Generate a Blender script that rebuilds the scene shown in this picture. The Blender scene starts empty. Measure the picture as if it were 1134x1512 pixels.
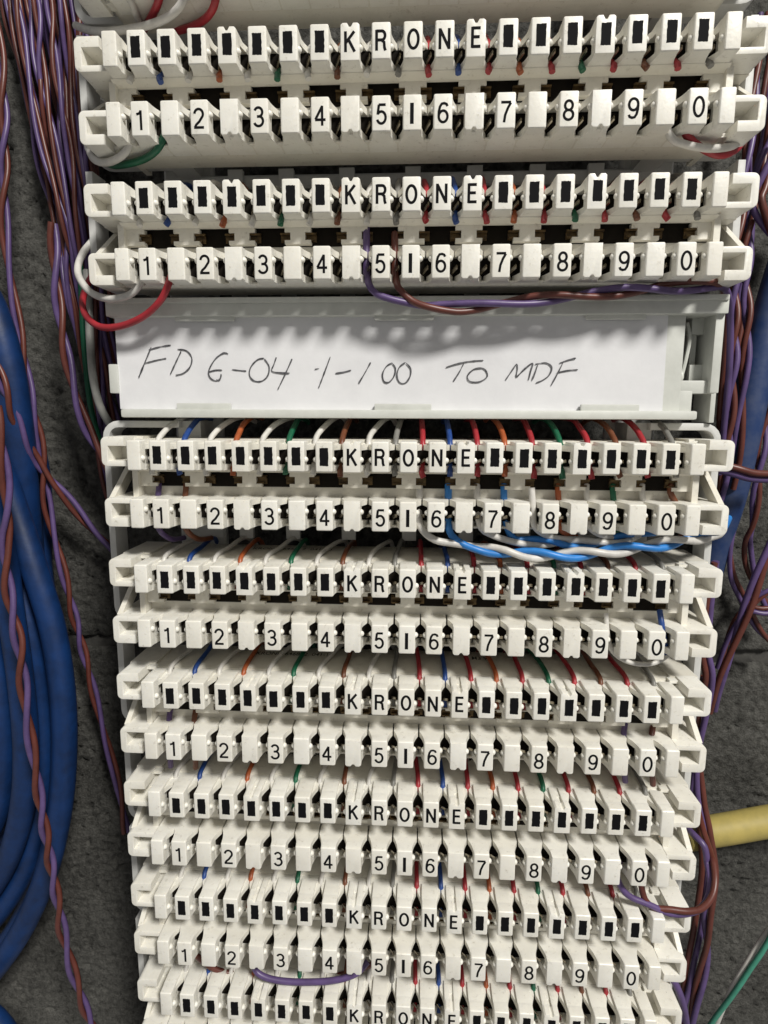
import bpy, bmesh, math, random
from mathutils import Vector, Matrix, noise

random.seed(7)
S = 0.001                       # the scene is measured in millimetres; one Blender unit is a metre
SC = bpy.context.scene
COL = SC.collection

# ------------------------------------------------------------------ camera
F_PX, AX, AY, AZ = 900.0, 0.15595, 0.05472, 0.00407
CX, CD, CZ = 1.75459, -117.8297, -64.9232          # camera position: x, depth, height (mm)


def rot3(a, b, c):
    rx = Matrix(((1, 0, 0), (0, math.cos(a), -math.sin(a)), (0, math.sin(a), math.cos(a))))
    ry = Matrix(((math.cos(b), 0, math.sin(b)), (0, 1, 0), (-math.sin(b), 0, math.cos(b))))
    rz = Matrix(((math.cos(c), -math.sin(c), 0), (math.sin(c), math.cos(c), 0), (0, 0, 1)))
    return rz @ rx @ ry


RC = rot3(AX, AY, AZ)
right, down, fwd = (Vector((RC[i][0], RC[i][2], -RC[i][1])) for i in range(3))
cam_data = bpy.data.cameras.new('camera')
cam = bpy.data.objects.new('camera', cam_data)
COL.objects.link(cam)
cam.matrix_world = Matrix(((right.x, -down.x, -fwd.x, CX * S), (right.y, -down.y, -fwd.y, CD * S),
                           (right.z, -down.z, -fwd.z, CZ * S), (0, 0, 0, 1)))
cam_data.sensor_fit = 'VERTICAL'
cam_data.sensor_height = 24.0
cam_data.lens = F_PX / 1512 * 24.0
cam_data.clip_start = 0.004
cam_data.clip_end = 20
SC.camera = cam


def at(px, py, d):
    """point of the place seen at photo pixel (px, py) and lying at depth d (mm)"""
    v = right * ((px - 567) / F_PX) + down * ((py - 756) / F_PX) + fwd
    t = (d - CD) / v.y
    return Vector((CX + t * v.x, d, CZ + t * v.z))


# ------------------------------------------------------------------ light
world = bpy.data.worlds.new('World')
SC.world = world
world.use_nodes = True
world.node_tree.nodes['Background'].inputs[0].default_value = (1.0, 0.98, 0.95, 1)
world.node_tree.nodes['Background'].inputs[1].default_value = 0.235
ld = bpy.data.lights.new('ceiling_lamp', 'AREA')
ld.shape = 'DISK'
ld.size = 0.27
ld.energy = 28.5
ld.color = (1.0, 0.972, 0.915)
lamp = bpy.data.objects.new('ceiling_lamp', ld)
COL.objects.link(lamp)
lamp.location = (0.60, -0.95, 0.95)
lamp.rotation_euler = (Vector((0, 0, -0.09)) - lamp.location).to_track_quat('-Z', 'Y').to_euler()
vs = SC.view_settings
vs.view_transform = 'Standard'
vs.look = 'None'
vs.exposure = 0.0
vs.gamma = 1.0

# ------------------------------------------------------------------ materials


def mat(name, col, rough=0.5, var=0.0, vscale=300, bump=0.0, bscale=900, metal=0.0, spec=0.5, col2=None, sss=0.0, coat=0.0):
    m = bpy.data.materials.new(name)
    m.use_nodes = True
    nt = m.node_tree
    b = nt.nodes['Principled BSDF']
    b.inputs['Base Color'].default_value = (*col, 1)
    b.inputs['Roughness'].default_value = rough
    b.inputs['Metallic'].default_value = metal
    b.inputs['Specular IOR Level'].default_value = spec
    if coat:
        b.inputs['Coat Weight'].default_value = coat
    if sss:
        b.inputs['Subsurface Weight'].default_value = sss
        b.inputs['Subsurface Radius'].default_value = (1, .9, .7)
        b.inputs['Subsurface Scale'].default_value = 0.0006
    tc = nt.nodes.new('ShaderNodeTexCoord')
    geo = nt.nodes.new('ShaderNodeNewGeometry')
    if var or col2:
        n = nt.nodes.new('ShaderNodeTexNoise')
        n.inputs['Scale'].default_value = vscale
        n.inputs['Detail'].default_value = 6
        n.inputs['Roughness'].default_value = 0.65
        nt.links.new(geo.outputs['Position'], n.inputs['Vector'])
        r = nt.nodes.new('ShaderNodeValToRGB')
        r.color_ramp.elements[0].position = 0.32
        r.color_ramp.elements[1].position = 0.62
        lo = col2 if col2 else tuple(c * (1 - var) for c in col)
        r.color_ramp.elements[0].color = (*lo, 1)
        r.color_ramp.elements[1].color = (*col, 1)
        nt.links.new(n.outputs['Fac'], r.inputs['Fac'])
        nt.links.new(r.outputs['Color'], b.inputs['Base Color'])
    if bump:
        n2 = nt.nodes.new('ShaderNodeTexNoise')
        n2.inputs['Scale'].default_value = bscale
        n2.inputs['Detail'].default_value = 4
        nt.links.new(geo.outputs['Position'], n2.inputs['Vector'])
        bp = nt.nodes.new('ShaderNodeBump')
        bp.inputs['Strength'].default_value = bump
        bp.inputs['Distance'].default_value = 0.0003
        nt.links.new(n2.outputs['Fac'], bp.inputs['Height'])
        nt.links.new(bp.outputs['Normal'], b.inputs['Normal'])
    return m


M = {}


def plastic(name, col, old, rough):
    """moulded plastic: each piece aged a little differently, with rubbed-in dust and dark specks"""
    m = mat(name, col, rough, bump=0.14, bscale=1400, sss=0.1)
    nt = m.node_tree
    b = nt.nodes['Principled BSDF']
    L = nt.links.new
    geo = nt.nodes.new('ShaderNodeNewGeometry')
    oi = nt.nodes.new('ShaderNodeObjectInfo')

    def nz(scale, detail=5, rough_=.6):
        n = nt.nodes.new('ShaderNodeTexNoise')
        n.inputs['Scale'].default_value = scale
        n.inputs['Detail'].default_value = detail
        n.inputs['Roughness'].default_value = rough_
        L(geo.outputs['Position'], n.inputs['Vector'])
        return n.outputs['Fac']

    def ramp(src, p0, p1):
        r = nt.nodes.new('ShaderNodeMapRange')
        r.inputs['From Min'].default_value = p0
        r.inputs['From Max'].default_value = p1
        L(src, r.inputs['Value'])
        return r.outputs['Result']

    def mul(a, k):
        q = nt.nodes.new('ShaderNodeMath')
        q.operation = 'MULTIPLY'
        L(a, q.inputs[0])
        q.inputs[1].default_value = k
        return q.outputs[0]

    def mix(fac, a, c):
        q = nt.nodes.new('ShaderNodeMix')
        q.data_type = 'RGBA'
        L(fac, q.inputs[0])
        if isinstance(a, tuple):
            q.inputs[6].default_value = (*a, 1)
        else:
            L(a, q.inputs[6])
        q.inputs[7].default_value = (*c, 1)
        return q.outputs[2]
    c = mix(mul(oi.outputs['Random'], .55), col, old)
    c = mix(mul(ramp(nz(170), .45, .70), .45), c, tuple(x * .84 for x in old))
    c = mix(mul(ramp(nz(700, 8, .75), .57, .70), .5), c, (.30, .26, .19))
    c = mix(mul(ramp(nz(2600, 2), .74, .78), .7), c, (.10, .085, .06))
    L(c, b.inputs['Base Color'])
    L(ramp(nz(500), -.6, 2.2), b.inputs['Roughness'])
    return m


M['ivory'] = plastic('ivory_plastic', (0.82, 0.805, 0.745), (0.76, 0.73, 0.645), 0.38)
M['body'] = plastic('ivory_body_plastic', (0.76, 0.735, 0.66), (0.69, 0.655, 0.56), 0.45)
M['ink'] = mat('black_print', (0.005, 0.005, 0.006), 0.75, spec=0.12)
M['faint'] = mat('faded_print', (0.03, 0.028, 0.025), 0.6)
M['grey'] = mat('grey_plastic', (0.60, 0.61, 0.57), 0.42, bump=0.1, col2=(0.53, 0.54, 0.50), vscale=200)
M['frame'] = mat('pale_grey_frame', (0.62, 0.62, 0.60), 0.45, bump=0.1, col2=(0.5, 0.5, 0.48), vscale=120)
M['steel'] = mat('dull_steel', (0.30, 0.30, 0.29), 0.45, metal=0.8)
M['brass'] = mat('tarnished_brass', (0.16, 0.105, 0.045), 0.42, metal=0.7, col2=(0.05, 0.035, 0.02), vscale=900)
M['tin'] = mat('tinned_contact', (0.5, 0.46, 0.38), 0.25, metal=1.0, col2=(0.25, 0.2, 0.13), vscale=700)
M['dark'] = mat('cavity_shade_black', (0.010, 0.008, 0.006), 0.7, spec=0.1)  # near-black colour standing in for the shade inside the recesses
M['paper'] = mat('white_paper', (0.735, 0.735, 0.748), 0.75, bump=0.2, bscale=350, col2=(0.66, 0.66, 0.675), vscale=60, spec=0.2)
M['pencil'] = mat('dark_pencil', (0.035, 0.035, 0.04), 0.6, col2=(0.14, 0.14, 0.15), vscale=1800)
WC = dict(white=(0.66, 0.64, 0.60), blue=(0.016, 0.062, 0.26), orange=(0.40, 0.095, 0.028), green=(0.007, 0.12, 0.058),
          brown=(0.16, 0.052, 0.022), slate=(0.21, 0.205, 0.19), red=(0.37, 0.024, 0.034),
          violet=(0.112, 0.070, 0.19), rust=(0.125, 0.034, 0.024), sky=(0.03, 0.22, 0.62), darkblue=(0.012, 0.05, 0.16), grey=(0.30, 0.30, 0.28), mint=(0.07, 0.33, 0.23))
WC['silver'] = WC.pop('grey')
for k, c in WC.items():
    M[k] = mat(k + '_insulation', c, 0.40, col2=tuple(x * 0.72 for x in c), vscale=260, bump=0.15, bscale=400)
M['cable_blue'] = mat('blue_cable_jacket', (0.003, 0.030, 0.125), 0.5, col2=(0.002, 0.015, 0.06), vscale=120, bump=0.5, bscale=220)
M['cable_navy'] = mat('dusty_navy_jacket', (0.012, 0.035, 0.12), 0.5, col2=(0.05, 0.07, 0.14), vscale=200, bump=0.3, bscale=300)
M['cable_yellow'] = mat('yellow_cable_jacket', (0.45, 0.36, 0.105), 0.55, col2=(0.32, 0.265, 0.085), vscale=120, bump=0.2, bscale=300)


def concrete_mat():
    m = bpy.data.materials.new('dark_concrete')
    m.use_nodes = True
    nt = m.node_tree
    b = nt.nodes['Principled BSDF']
    b.inputs['Roughness'].default_value = 0.88
    b.inputs['Specular IOR Level'].default_value = 0.3
    g = nt.nodes.new('ShaderNodeNewGeometry')

    def nz(scale, det=8, ro=0.6):
        n = nt.nodes.new('ShaderNodeTexNoise')
        n.inputs['Scale'].default_value = scale
        n.inputs['Detail'].default_value = det
        n.inputs['Roughness'].default_value = ro
        nt.links.new(g.outputs['Position'], n.inputs['Vector'])
        return n
    a, c = nz(45), nz(620, 6, 0.72)
    mx = nt.nodes.new('ShaderNodeMix')
    mx.inputs[0].default_value = 0.6
    nt.links.new(a.outputs['Fac'], mx.inputs[2])
    nt.links.new(c.outputs['Fac'], mx.inputs[3])
    r = nt.nodes.new('ShaderNodeValToRGB')
    r.color_ramp.elements[0].position = 0.34
    r.color_ramp.elements[1].position = 0.68
    r.color_ramp.elements[0].color = (0.016, 0.0155, 0.014, 1)
    r.color_ramp.elements[1].color = (0.148, 0.145, 0.132, 1)
    nt.links.new(mx.outputs[0], r.inputs['Fac'])
    nt.links.new(r.outputs['Color'], b.inputs['Base Color'])
    bp = nt.nodes.new('ShaderNodeBump')
    bp.inputs['Strength'].default_value = 1.0
    bp.inputs['Distance'].default_value = 0.0013
    nt.links.new(c.outputs['Fac'], bp.inputs['Height'])
    nt.links.new(bp.outputs['Normal'], b.inputs['Normal'])
    return m


M['concrete'] = concrete_mat()
M['mortar'] = mat('dark_mortar', (0.075, 0.072, 0.066), 0.95, var=0.5, vscale=300, bump=0.8, bscale=500)

# ------------------------------------------------------------------ mesh helpers (all in mm)


def V(x, d, z):
    return Vector((x, d, z))


def bm_box(bm, x0, x1, d0, d1, z0, z1, r=0.0, seg=2, only_front=False):
    vs_ = [bm.verts.new(p) for p in ((x0, d0, z0), (x1, d0, z0), (x1, d1, z0), (x0, d1, z0), (x0, d0, z1), (x1, d0, z1), (x1, d1, z1), (x0, d1, z1))]
    fs = [bm.faces.new([vs_[i] for i in q]) for q in ((0, 1, 5, 4), (1, 2, 6, 5), (2, 3, 7, 6), (3, 0, 4, 7), (4, 5, 6, 7), (3, 2, 1, 0))]
    if r > 0:
        es = set()
        for f in fs:
            es.update(f.edges)
        es = [e for e in es if not (only_front and all(abs(v.co.y - d1) < 1e-6 for v in e.verts))]
        bmesh.ops.bevel(bm, geom=es, offset=r, segments=seg, profile=0.6, affect='EDGES', clamp_overlap=True)


def bm_prism(bm, pts, a0, a1, axis='d', r=0.0):
    """extrude an outline; axis d: pts are (x, z) | z: pts are (x, d) | x: pts are (d, z)"""
    def mk(p, a):
        if axis == 'd':
            return (p[0], a, p[1])
        if axis == 'z':
            return (p[0], p[1], a)
        return (a, p[0], p[1])
    lo = [bm.verts.new(mk(p, a0)) for p in pts]
    hi = [bm.verts.new(mk(p, a1)) for p in pts]
    n = len(pts)
    f0 = bm.faces.new(lo)
    f1 = bm.faces.new(hi[::-1])
    for i in range(n):
        j = (i + 1) % n
        bm.faces.new((lo[j], lo[i], hi[i], hi[j]))
    bmesh.ops.recalc_face_normals(bm, faces=list({f for v in lo + hi for f in v.link_faces}))
    if r:
        bmesh.ops.bevel(bm, geom=list(f0.edges), offset=r, segments=2, profile=0.6, affect='EDGES', clamp_overlap=True)


def bm_ball(bm, c, rx, ry, rz, u=10, v=7):
    res = bmesh.ops.create_uvsphere(bm, u_segments=u, v_segments=v, radius=1)
    for w in res['verts']:
        w.co = Vector((c[0] + w.co.x * rx, c[1] + w.co.y * ry, c[2] + w.co.z * rz))


def smooth_path(pts, step):
    out = []
    n = len(pts)
    for i in range(n - 1):
        p0 = pts[max(i - 1, 0)]
        p1, p2 = pts[i], pts[i + 1]
        p3 = pts[min(i + 2, n - 1)]
        k = max(2, int((p2 - p1).length / step))
        for j in range(k):
            t = j / k
            out.append(0.5 * ((2 * p1) + (p2 - p0) * t + (2 * p0 - 5 * p1 + 4 * p2 - p3) * t * t + (3 * p1 - p0 - 3 * p2 + p3) * t ** 3))
    out.append(pts[-1].copy())
    return out


def frames(path):
    n = len(path)
    T = [(path[min(i + 1, n - 1)] - path[max(i - 1, 0)]).normalized() for i in range(n)]
    ref = Vector((0, -1, 0)) if abs(T[0].y) < 0.9 else Vector((0, 0, 1))
    N = []
    cur = (ref - T[0] * ref.dot(T[0])).normalized()
    for t in T:
        cur = (cur - t * cur.dot(t)).normalized()
        N.append(cur)
    return T, N


def bm_tube(bm, path, r, seg=8, caps=True):
    T, N = frames(path)
    rings = []
    for p, t, n in zip(path, T, N):
        b = t.cross(n)
        rings.append([bm.verts.new(p + (n * math.cos(a) + b * math.sin(a)) * r) for a in (2 * math.pi * k / seg for k in range(seg))])
    for A, B in zip(rings, rings[1:]):
        for k in range(seg):
            bm.faces.new((A[k], A[(k + 1) % seg], B[(k + 1) % seg], B[k]))
    if caps:
        bm.faces.new(rings[0][::-1])
        bm.faces.new(rings[-1])


def finish(name, bm, smooth=True, flat_angle=0.6):
    bmesh.ops.recalc_face_normals(bm, faces=bm.faces[:])
    me = bpy.data.meshes.new(name)
    bmesh.ops.scale(bm, vec=(S, S, S), verts=bm.verts[:])
    bm.to_mesh(me)
    bm.free()
    if smooth:
        me.polygons.foreach_set('use_smooth', [True] * len(me.polygons))
        try:
            me.set_sharp_from_angle(angle=flat_angle)
        except Exception:
            pass
    return me


def mesh_of(name, material, fn, **k):
    bm = bmesh.new()
    fn(bm)
    me = finish(name, bm, **k)
    me.materials.append(M[material] if isinstance(material, str) else material)
    return me


def put(name, me, parent=None, loc=(0, 0, 0)):
    o = bpy.data.objects.new(name, me)
    COL.objects.link(o)
    o.location = Vector(loc) * S
    if parent:
        o.parent = parent
    return o


def tag(o, label=None, cat=None, group=None, kind=None):
    for k, v in (('label', label), ('category', cat), ('group', group), ('kind', kind)):
        if v:
            o[k] = v
    return o


def thing(name, loc, label, cat, group=None):
    return tag(put(name, None, None, loc), label, cat, group)


def txt_mesh(s, h, sx=0.78, bold=0.0, center=True, mat_='ink', ext=0.02):
    cu = bpy.data.curves.new('print', 'FONT')
    cu.body = s
    cu.size = 10
    cu.offset = bold
    cu.resolution_u = 4
    o = bpy.data.objects.new('print', cu)
    COL.objects.link(o)
    bpy.context.view_layer.update()
    me = bpy.data.meshes.new_from_object(o.evaluated_get(bpy.context.evaluated_depsgraph_get()))
    bpy.data.objects.remove(o)
    bpy.data.curves.remove(cu)
    xs = [v.co.x for v in me.vertices]
    ys = [v.co.y for v in me.vertices]
    k = h / (max(ys) - min(ys))
    mx, my = (max(xs) + min(xs)) / 2, (max(ys) + min(ys)) / 2
    for v in me.vertices:
        v.co = Vector(((v.co.x - mx) * k * sx * S, -ext * S, (v.co.y - my) * k * S))
    me.name = 'print'
    me.materials.clear()
    me.materials.append(M[mat_])
    return me


# ------------------------------------------------------------------ concrete block wall
WALL_D, JOINT = 45.0, -129.5
wall = put('wall', None, None, (0, WALL_D, JOINT))
tag(wall, 'dark rough concrete block wall behind the terminal blocks', None, None, 'structure')


def block_mesh(x0, x1, z0, z1, seed):
    bm = bmesh.new()
    st = 0.8
    nx, nz_ = int((x1 - x0) / st), int((z1 - z0) / st)
    grid = []
    for j in range(nz_ + 1):
        row = []
        for i in range(nx + 1):
            x, z = x0 + (x1 - x0) * i / nx, z0 + (z1 - z0) * j / nz_
            e = min(x - x0, x1 - x, z - z0, z1 - z)
            p = Vector((x * .08 + seed, z * .08, seed * 1.7))
            h = noise.fractal(p, 1.0, 2.0, 3) * 0.10
            pit = noise.noise(Vector((x * .5, z * .6, seed + 9.1)))
            h -= max(0, pit - .3) * 3.2
            pit2 = noise.noise(Vector((x * .85, z * .95, seed + 3.1)))
            h -= max(0, pit2 - .14) * 2.3
            h += noise.noise(Vector((x * 1.1, z * 1.1, seed))) * .14
            rnd = max(0, 1.3 - e + noise.noise(Vector((x * .3, z * .3, seed + 4))) * .8)
            h -= rnd * rnd * .55
            row.append(bm.verts.new((x, -h, z)))
        grid.append(row)
    for j in range(nz_):
        for i in range(nx):
            bm.faces.new((grid[j][i], grid[j][i + 1], grid[j + 1][i + 1], grid[j + 1][i]))
    back = [[bm.verts.new((x, 60, z)) for x in (x0, x1)] for z in (z0, z1)]
    bm.faces.new((back[0][0], back[1][0], back[1][1], back[0][1]))
    me = finish('concrete_block', bm, flat_angle=3.2)
    me.materials.append(M['concrete'])
    return me


for (a, b, c, d, s) in ((-235, 155, 1.7, 194, 1.3), (-40, 350, -194, -1.7, 5.2), (-440, -43.4, -194, -1.7, 8.4)):
    put('concrete_block', block_mesh(a, b, c, d, s), wall)
put('mortar', mesh_of('mortar', 'mortar', lambda bm: bm_box(bm, -440, 350, 2.2, 50, -194, 194)), wall)

# ------------------------------------------------------------------ terminal blocks
SP, PIT, GAP, T = 11.67, 25.19, 22.42, 5.5


def top(n):
    return -(n - 1) * PIT - (GAP if n >= 3 else 0)


def wing(sgn_pts, z0, z1):
    pass


def flare(full, tip, d_tip, d_full, d_back):
    """half outline of the cheek that widens behind the nose, seen from above"""
    pts = []
    for i in range(7):
        t = i / 6
        w = tip + (full - tip) * (t ** 1.7)
        pts.append((w, d_tip + (d_full - d_tip) * t))
    pts.append((full, d_back))
    return pts


def tooth_shape(lower, notch, left=True, right_=True, hw=1.68):
    fullL = 2.60 if left else hw
    fullR = 2.60 if right_ else hw

    def fn(bm):
        zz = 3.0
        # nose
        nd = 2.5
        if notch:
            g, w = 0.42, 0.50
            s = -1 if lower else 1
            gd = 0.62 if not lower else 0.45
            pts = [(-hw, -zz * s), (hw, -zz * s), (hw, zz * s - 0.3 * s), (hw - .34, zz * s), (w, zz * s), (0.16, (zz - gd) * s), (-0.16, (zz - gd) * s), (-w, zz * s), (-hw + .34, zz * s), (-hw, zz * s - .3 * s)]
            bm_prism(bm, pts, 0, nd, 'd', r=0.28)
        else:
            bm_box(bm, -hw, hw, 0, nd, -zz, zz, 0.42, 3, True)

        # cheeks: shelves that widen behind the nose above and below the slot
        def cheek(z0, z1, d_tip, d_full, tip):
            R_ = flare(fullR, tip, d_tip, d_full, 9.0)
            L_ = [(-x, y) for x, y in flare(fullL, tip, d_tip, d_full, 9.0)]
            bm_prism(bm, R_ + L_[::-1], z0, z1, 'z')
        if lower:
            cheek(1.75, 2.93, 0.8, 4.6, hw - .06)
            cheek(-2.9, -1.5, 1.3, 5.6, hw - .1)
        else:
            if notch:
                for q in (-1, 1):
                    xs = sorted((q * .42, q * (hw - .02)))
                    bm_box(bm, xs[0], xs[1], nd - .3, 7.2, 1.9, 2.94, .22, 2)
            else:
                bm_box(bm, -hw + .02, hw - .02, nd - .3, 7.2, 1.9, 2.97, .16, 2)
            cheek(1.15, 2.25, 1.5, 5.4, hw - .06)
            cheek(1.9, 2.45, 4.4, 8.0, hw - .3)
            cheek(-2.95, -1.9, 1.5, 5.0, hw - .06)
        bm_box(bm, -hw + .75 if left else -hw + .02, hw - .75 if right_ else hw - .02, nd - .2, 9.0, -2.2, 2.2)
        # gripping knobs
        kz = 0.75 if lower else -0.6
        for s, on in ((-1, left), (1, right_)):
            if on:
                bm_ball(bm, (s * (hw - .02), 1.1, kz), 0.62, 0.66, 0.6, 12, 8)
    return fn


TOOTH = {}
for lower in (False, True):
    for notch in (False, True):
        TOOTH[lower, notch] = mesh_of('tooth', 'ivory', tooth_shape(lower, notch))
    TOOTH[lower, 'L'] = mesh_of('end_tooth', 'ivory', tooth_shape(lower, False, left=False, hw=1.38))
    TOOTH[lower, 'R'] = mesh_of('end_tooth', 'ivory', tooth_shape(lower, False, right_=False, hw=1.38))


def arc(cx, cz, r, a0, a1, n=5):
    return [(cx + r * math.cos(math.radians(a0 + (a1 - a0) * i / n)), cz + r * math.sin(math.radians(a0 + (a1 - a0) * i / n))) for i in range(n + 1)]


def bracket_shape(side, lower):
    def fn(bm):
        z0, z1 = (-2.4, 3.6)
        r = 1.15
        pts = [(56.0, z0)] + arc(62.3 - r, z0 + r, r, -90, 0) + arc(62.3 - r, z1 - r, r, 0, 90) + [(57.5, z1), (57.5, 1.7), (60.85, 1.7), (60.85, -1.25), (56.0, -1.25)]
        if lower:
            pts = [(x, -z - 0.0 + 0.6 - 0.2) for x, z in pts][::-1]
        pts = [(side * x, z) for x, z in pts]
        bm_prism(bm, pts, 2.6, 9.0, 'd', r=0.26)
        zb0, zb1 = min(p[1] for p in pts), max(p[1] for p in pts)
        xs = sorted((side * 55.9, side * 62.0))
        bm_box(bm, xs[0], xs[1], 8.4, 9.6, zb0 + (2.0 if lower else .25), zb1 - (.25 if lower else 2.0))
        xs = sorted((side * 57.6, side * 62.0))
        bm_box(bm, xs[0], xs[1], 8.45, 9.5, zb0 + .3, zb1 - .3)
        xs = sorted((side * 55.6, side * 57.7))
        if lower:
            bm_box(bm, xs[0], xs[1], 6.2, 8.4, -2.6, -1.9)
        else:
            bm_box(bm, xs[0], xs[1], 7.2, 9.0, 2.6, 3.25)
    return fn


BRACKET = {(s, l): mesh_of('end_bracket', 'ivory', bracket_shape(s, l)) for s in (-1, 1) for l in (False, True)}


def body_shape(bm):
    # upper slab, with a stepped top, and lip under the upper teeth
    bm_prism(bm, [(8.6, -2.85), (8.6, 2.75), (9.2, 3.02), (21, 3.02), (22, 2.4), (22, -3.5), (9.2, -3.5)], -56.4, 56.4, 'x')
    bm_prism(bm, [(3.9, -2.97), (6.6, -2.97), (6.6, -3.70), (6.0, -3.70), (5.7, -3.66), (4.0, -3.12)], -56.3, 56.3, 'x')
    # top wings out to the brackets
    for s in (-1, 1):
        xs = sorted((s * 56.2, s * 62.1))
        bm_box(bm, xs[0], xs[1], 8.8, 20.5, 2.4, 3.5)
        bm_box(bm, xs[0], xs[1], 9.5, 20.5, -2.3, -1.3)
        bm_box(bm, xs[0], xs[1], 8.9, 15.5, -10.25, -9.0)
        # slanting side cheek between the two brackets
        a, b = sorted((s * 60.95, s * 62.05))
        bm_prism(bm, [(4.2, -9.05), (8.5, -9.05), (17.5, -2.2), (13.5, -2.2)], a, b, 'x')
        a, b = sorted((s * 56.0, s * 57.2))
        bm_prism(bm, [(5.0, -3.0), (20, -3.0), (20, -9.1), (5.0, -9.1)], a, b, 'x')
        bm_box(bm, min(a, b), max(a, b) , 8.8, 20, -14.0, 2.6)
        xs = sorted((s * 57.1, s * 61.0))
        bm_box(bm, xs[0], xs[1], 17.0, 18, -9.5, -2.0)
    # lip and slab of the lower row
    bm_box(bm, -56.3, 56.3, 8.0, 9.4, -8.9, -6.7, .12, 1)
    bm_prism(bm, [(8.5, -14.3), (8.5, -8.9), (9.2, -8.62), (15, -8.62), (16, -9.2), (16, -13.6), (15, -14.5), (9.3, -14.5)], -56.4, 56.4, 'x')
    bm_box(bm, -56.2, 56.2, 4.6, 8.7, -14.56, -14.1, .1, 1)
    # posts between the test openings
    for t in range(0, 21, 2):
        x = (t - 10) * T
        for z0, z1, hw in ((-4.55, -3.71, 2.55), (-6.05, -4.54, 1.45), (-6.75, -6.04, 2.55)):
            a, b = max(x - hw, -56.25), min(x + hw, 56.25)
            bm_box(bm, a, b, 6.05 + (0.02 if hw < 2 else 0), 7.6, z0, z1)


BODY = mesh_of('body', 'body', body_shape)
CAVITY_SHADE = mesh_of('cavity_shade', 'dark', lambda bm: (bm_box(bm, -56, 56, 7.65, 8.5, -6.85, -2.98), bm_box(bm, -55.2, 55.2, 5.2, 8.4, -1.85, 1.1), bm_box(bm, -55.2, 55.2, 5.2, 8.4, -SP - 1.4, -SP + 1.7)))  # added black filler behind the contacts, painting the slots and openings as deep shade


def contact_pair(bm):
    for s in (-1, 1):
        a, b = sorted((s * 2.0, s * 4.3))
        bm_box(bm, a, b, 7.2, 7.6, -6.2, -4.4)
        bm_box(bm, a, b, 6.5, 7.3, -4.95, -4.6)
        bm_box(bm, a + .2, b - .6, 6.5, 7.3, -6.1, -5.75)


SPRING = mesh_of('test_contact', 'brass', contact_pair)


def blade(bm):
    c, s = math.cos(math.radians(42)), math.sin(math.radians(42))
    for dz in (-0.75,):
        b2 = bmesh.new()
        bm_box(b2, -0.13, 0.13, 2.9, 5.6, dz - .28, dz + .28)
        for f in b2.faces:
            vs_ = []
            for v in f.verts:
                x, y = v.co.x, v.co.y - 4.2
                vs_.append(bm.verts.new((x * c - y * s * .55, y * c + x * s + 4.2, v.co.z - (x * s + y * .28))))
            bm.faces.new(vs_)
        b2.free()


BLADE = mesh_of('slot_contact', 'tin', blade)


def mark_shape(seed):
    def fn(bm):
        rr = random.Random(seed)
        hw_, hz, n = 0.85, 1.75, 7
        pts = []
        for (ax, az), (bx, bz) in (((-hw_, -hz), (hw_, -hz)), ((hw_, -hz), (hw_, hz)), ((hw_, hz), (-hw_, hz)), ((-hw_, hz), (-hw_, -hz))):
            for i in range(n):
                t = i / n
                pts.append((ax + (bx - ax) * t + rr.uniform(-.045, .045), az + (bz - az) * t + rr.uniform(-.045, .045)))
        bm_prism(bm, pts, -0.02, 0.05)
    return fn


MARKS = [mesh_of('black_mark', 'ink', mark_shape(i), smooth=False) for i in range(6)]
BAR = mesh_of('black_mark', 'ink', lambda bm: bm_box(bm, -0.33, 0.33, -0.015, 0.05, -1.72, 1.72))


def ell(cx, cy, rx, ry, a0, a1, n=14):
    return [(cx + rx * math.cos(math.radians(a0 + (a1 - a0) * i / n)), cy + ry * math.sin(math.radians(a0 + (a1 - a0) * i / n))) for i in range(n + 1)]


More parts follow.
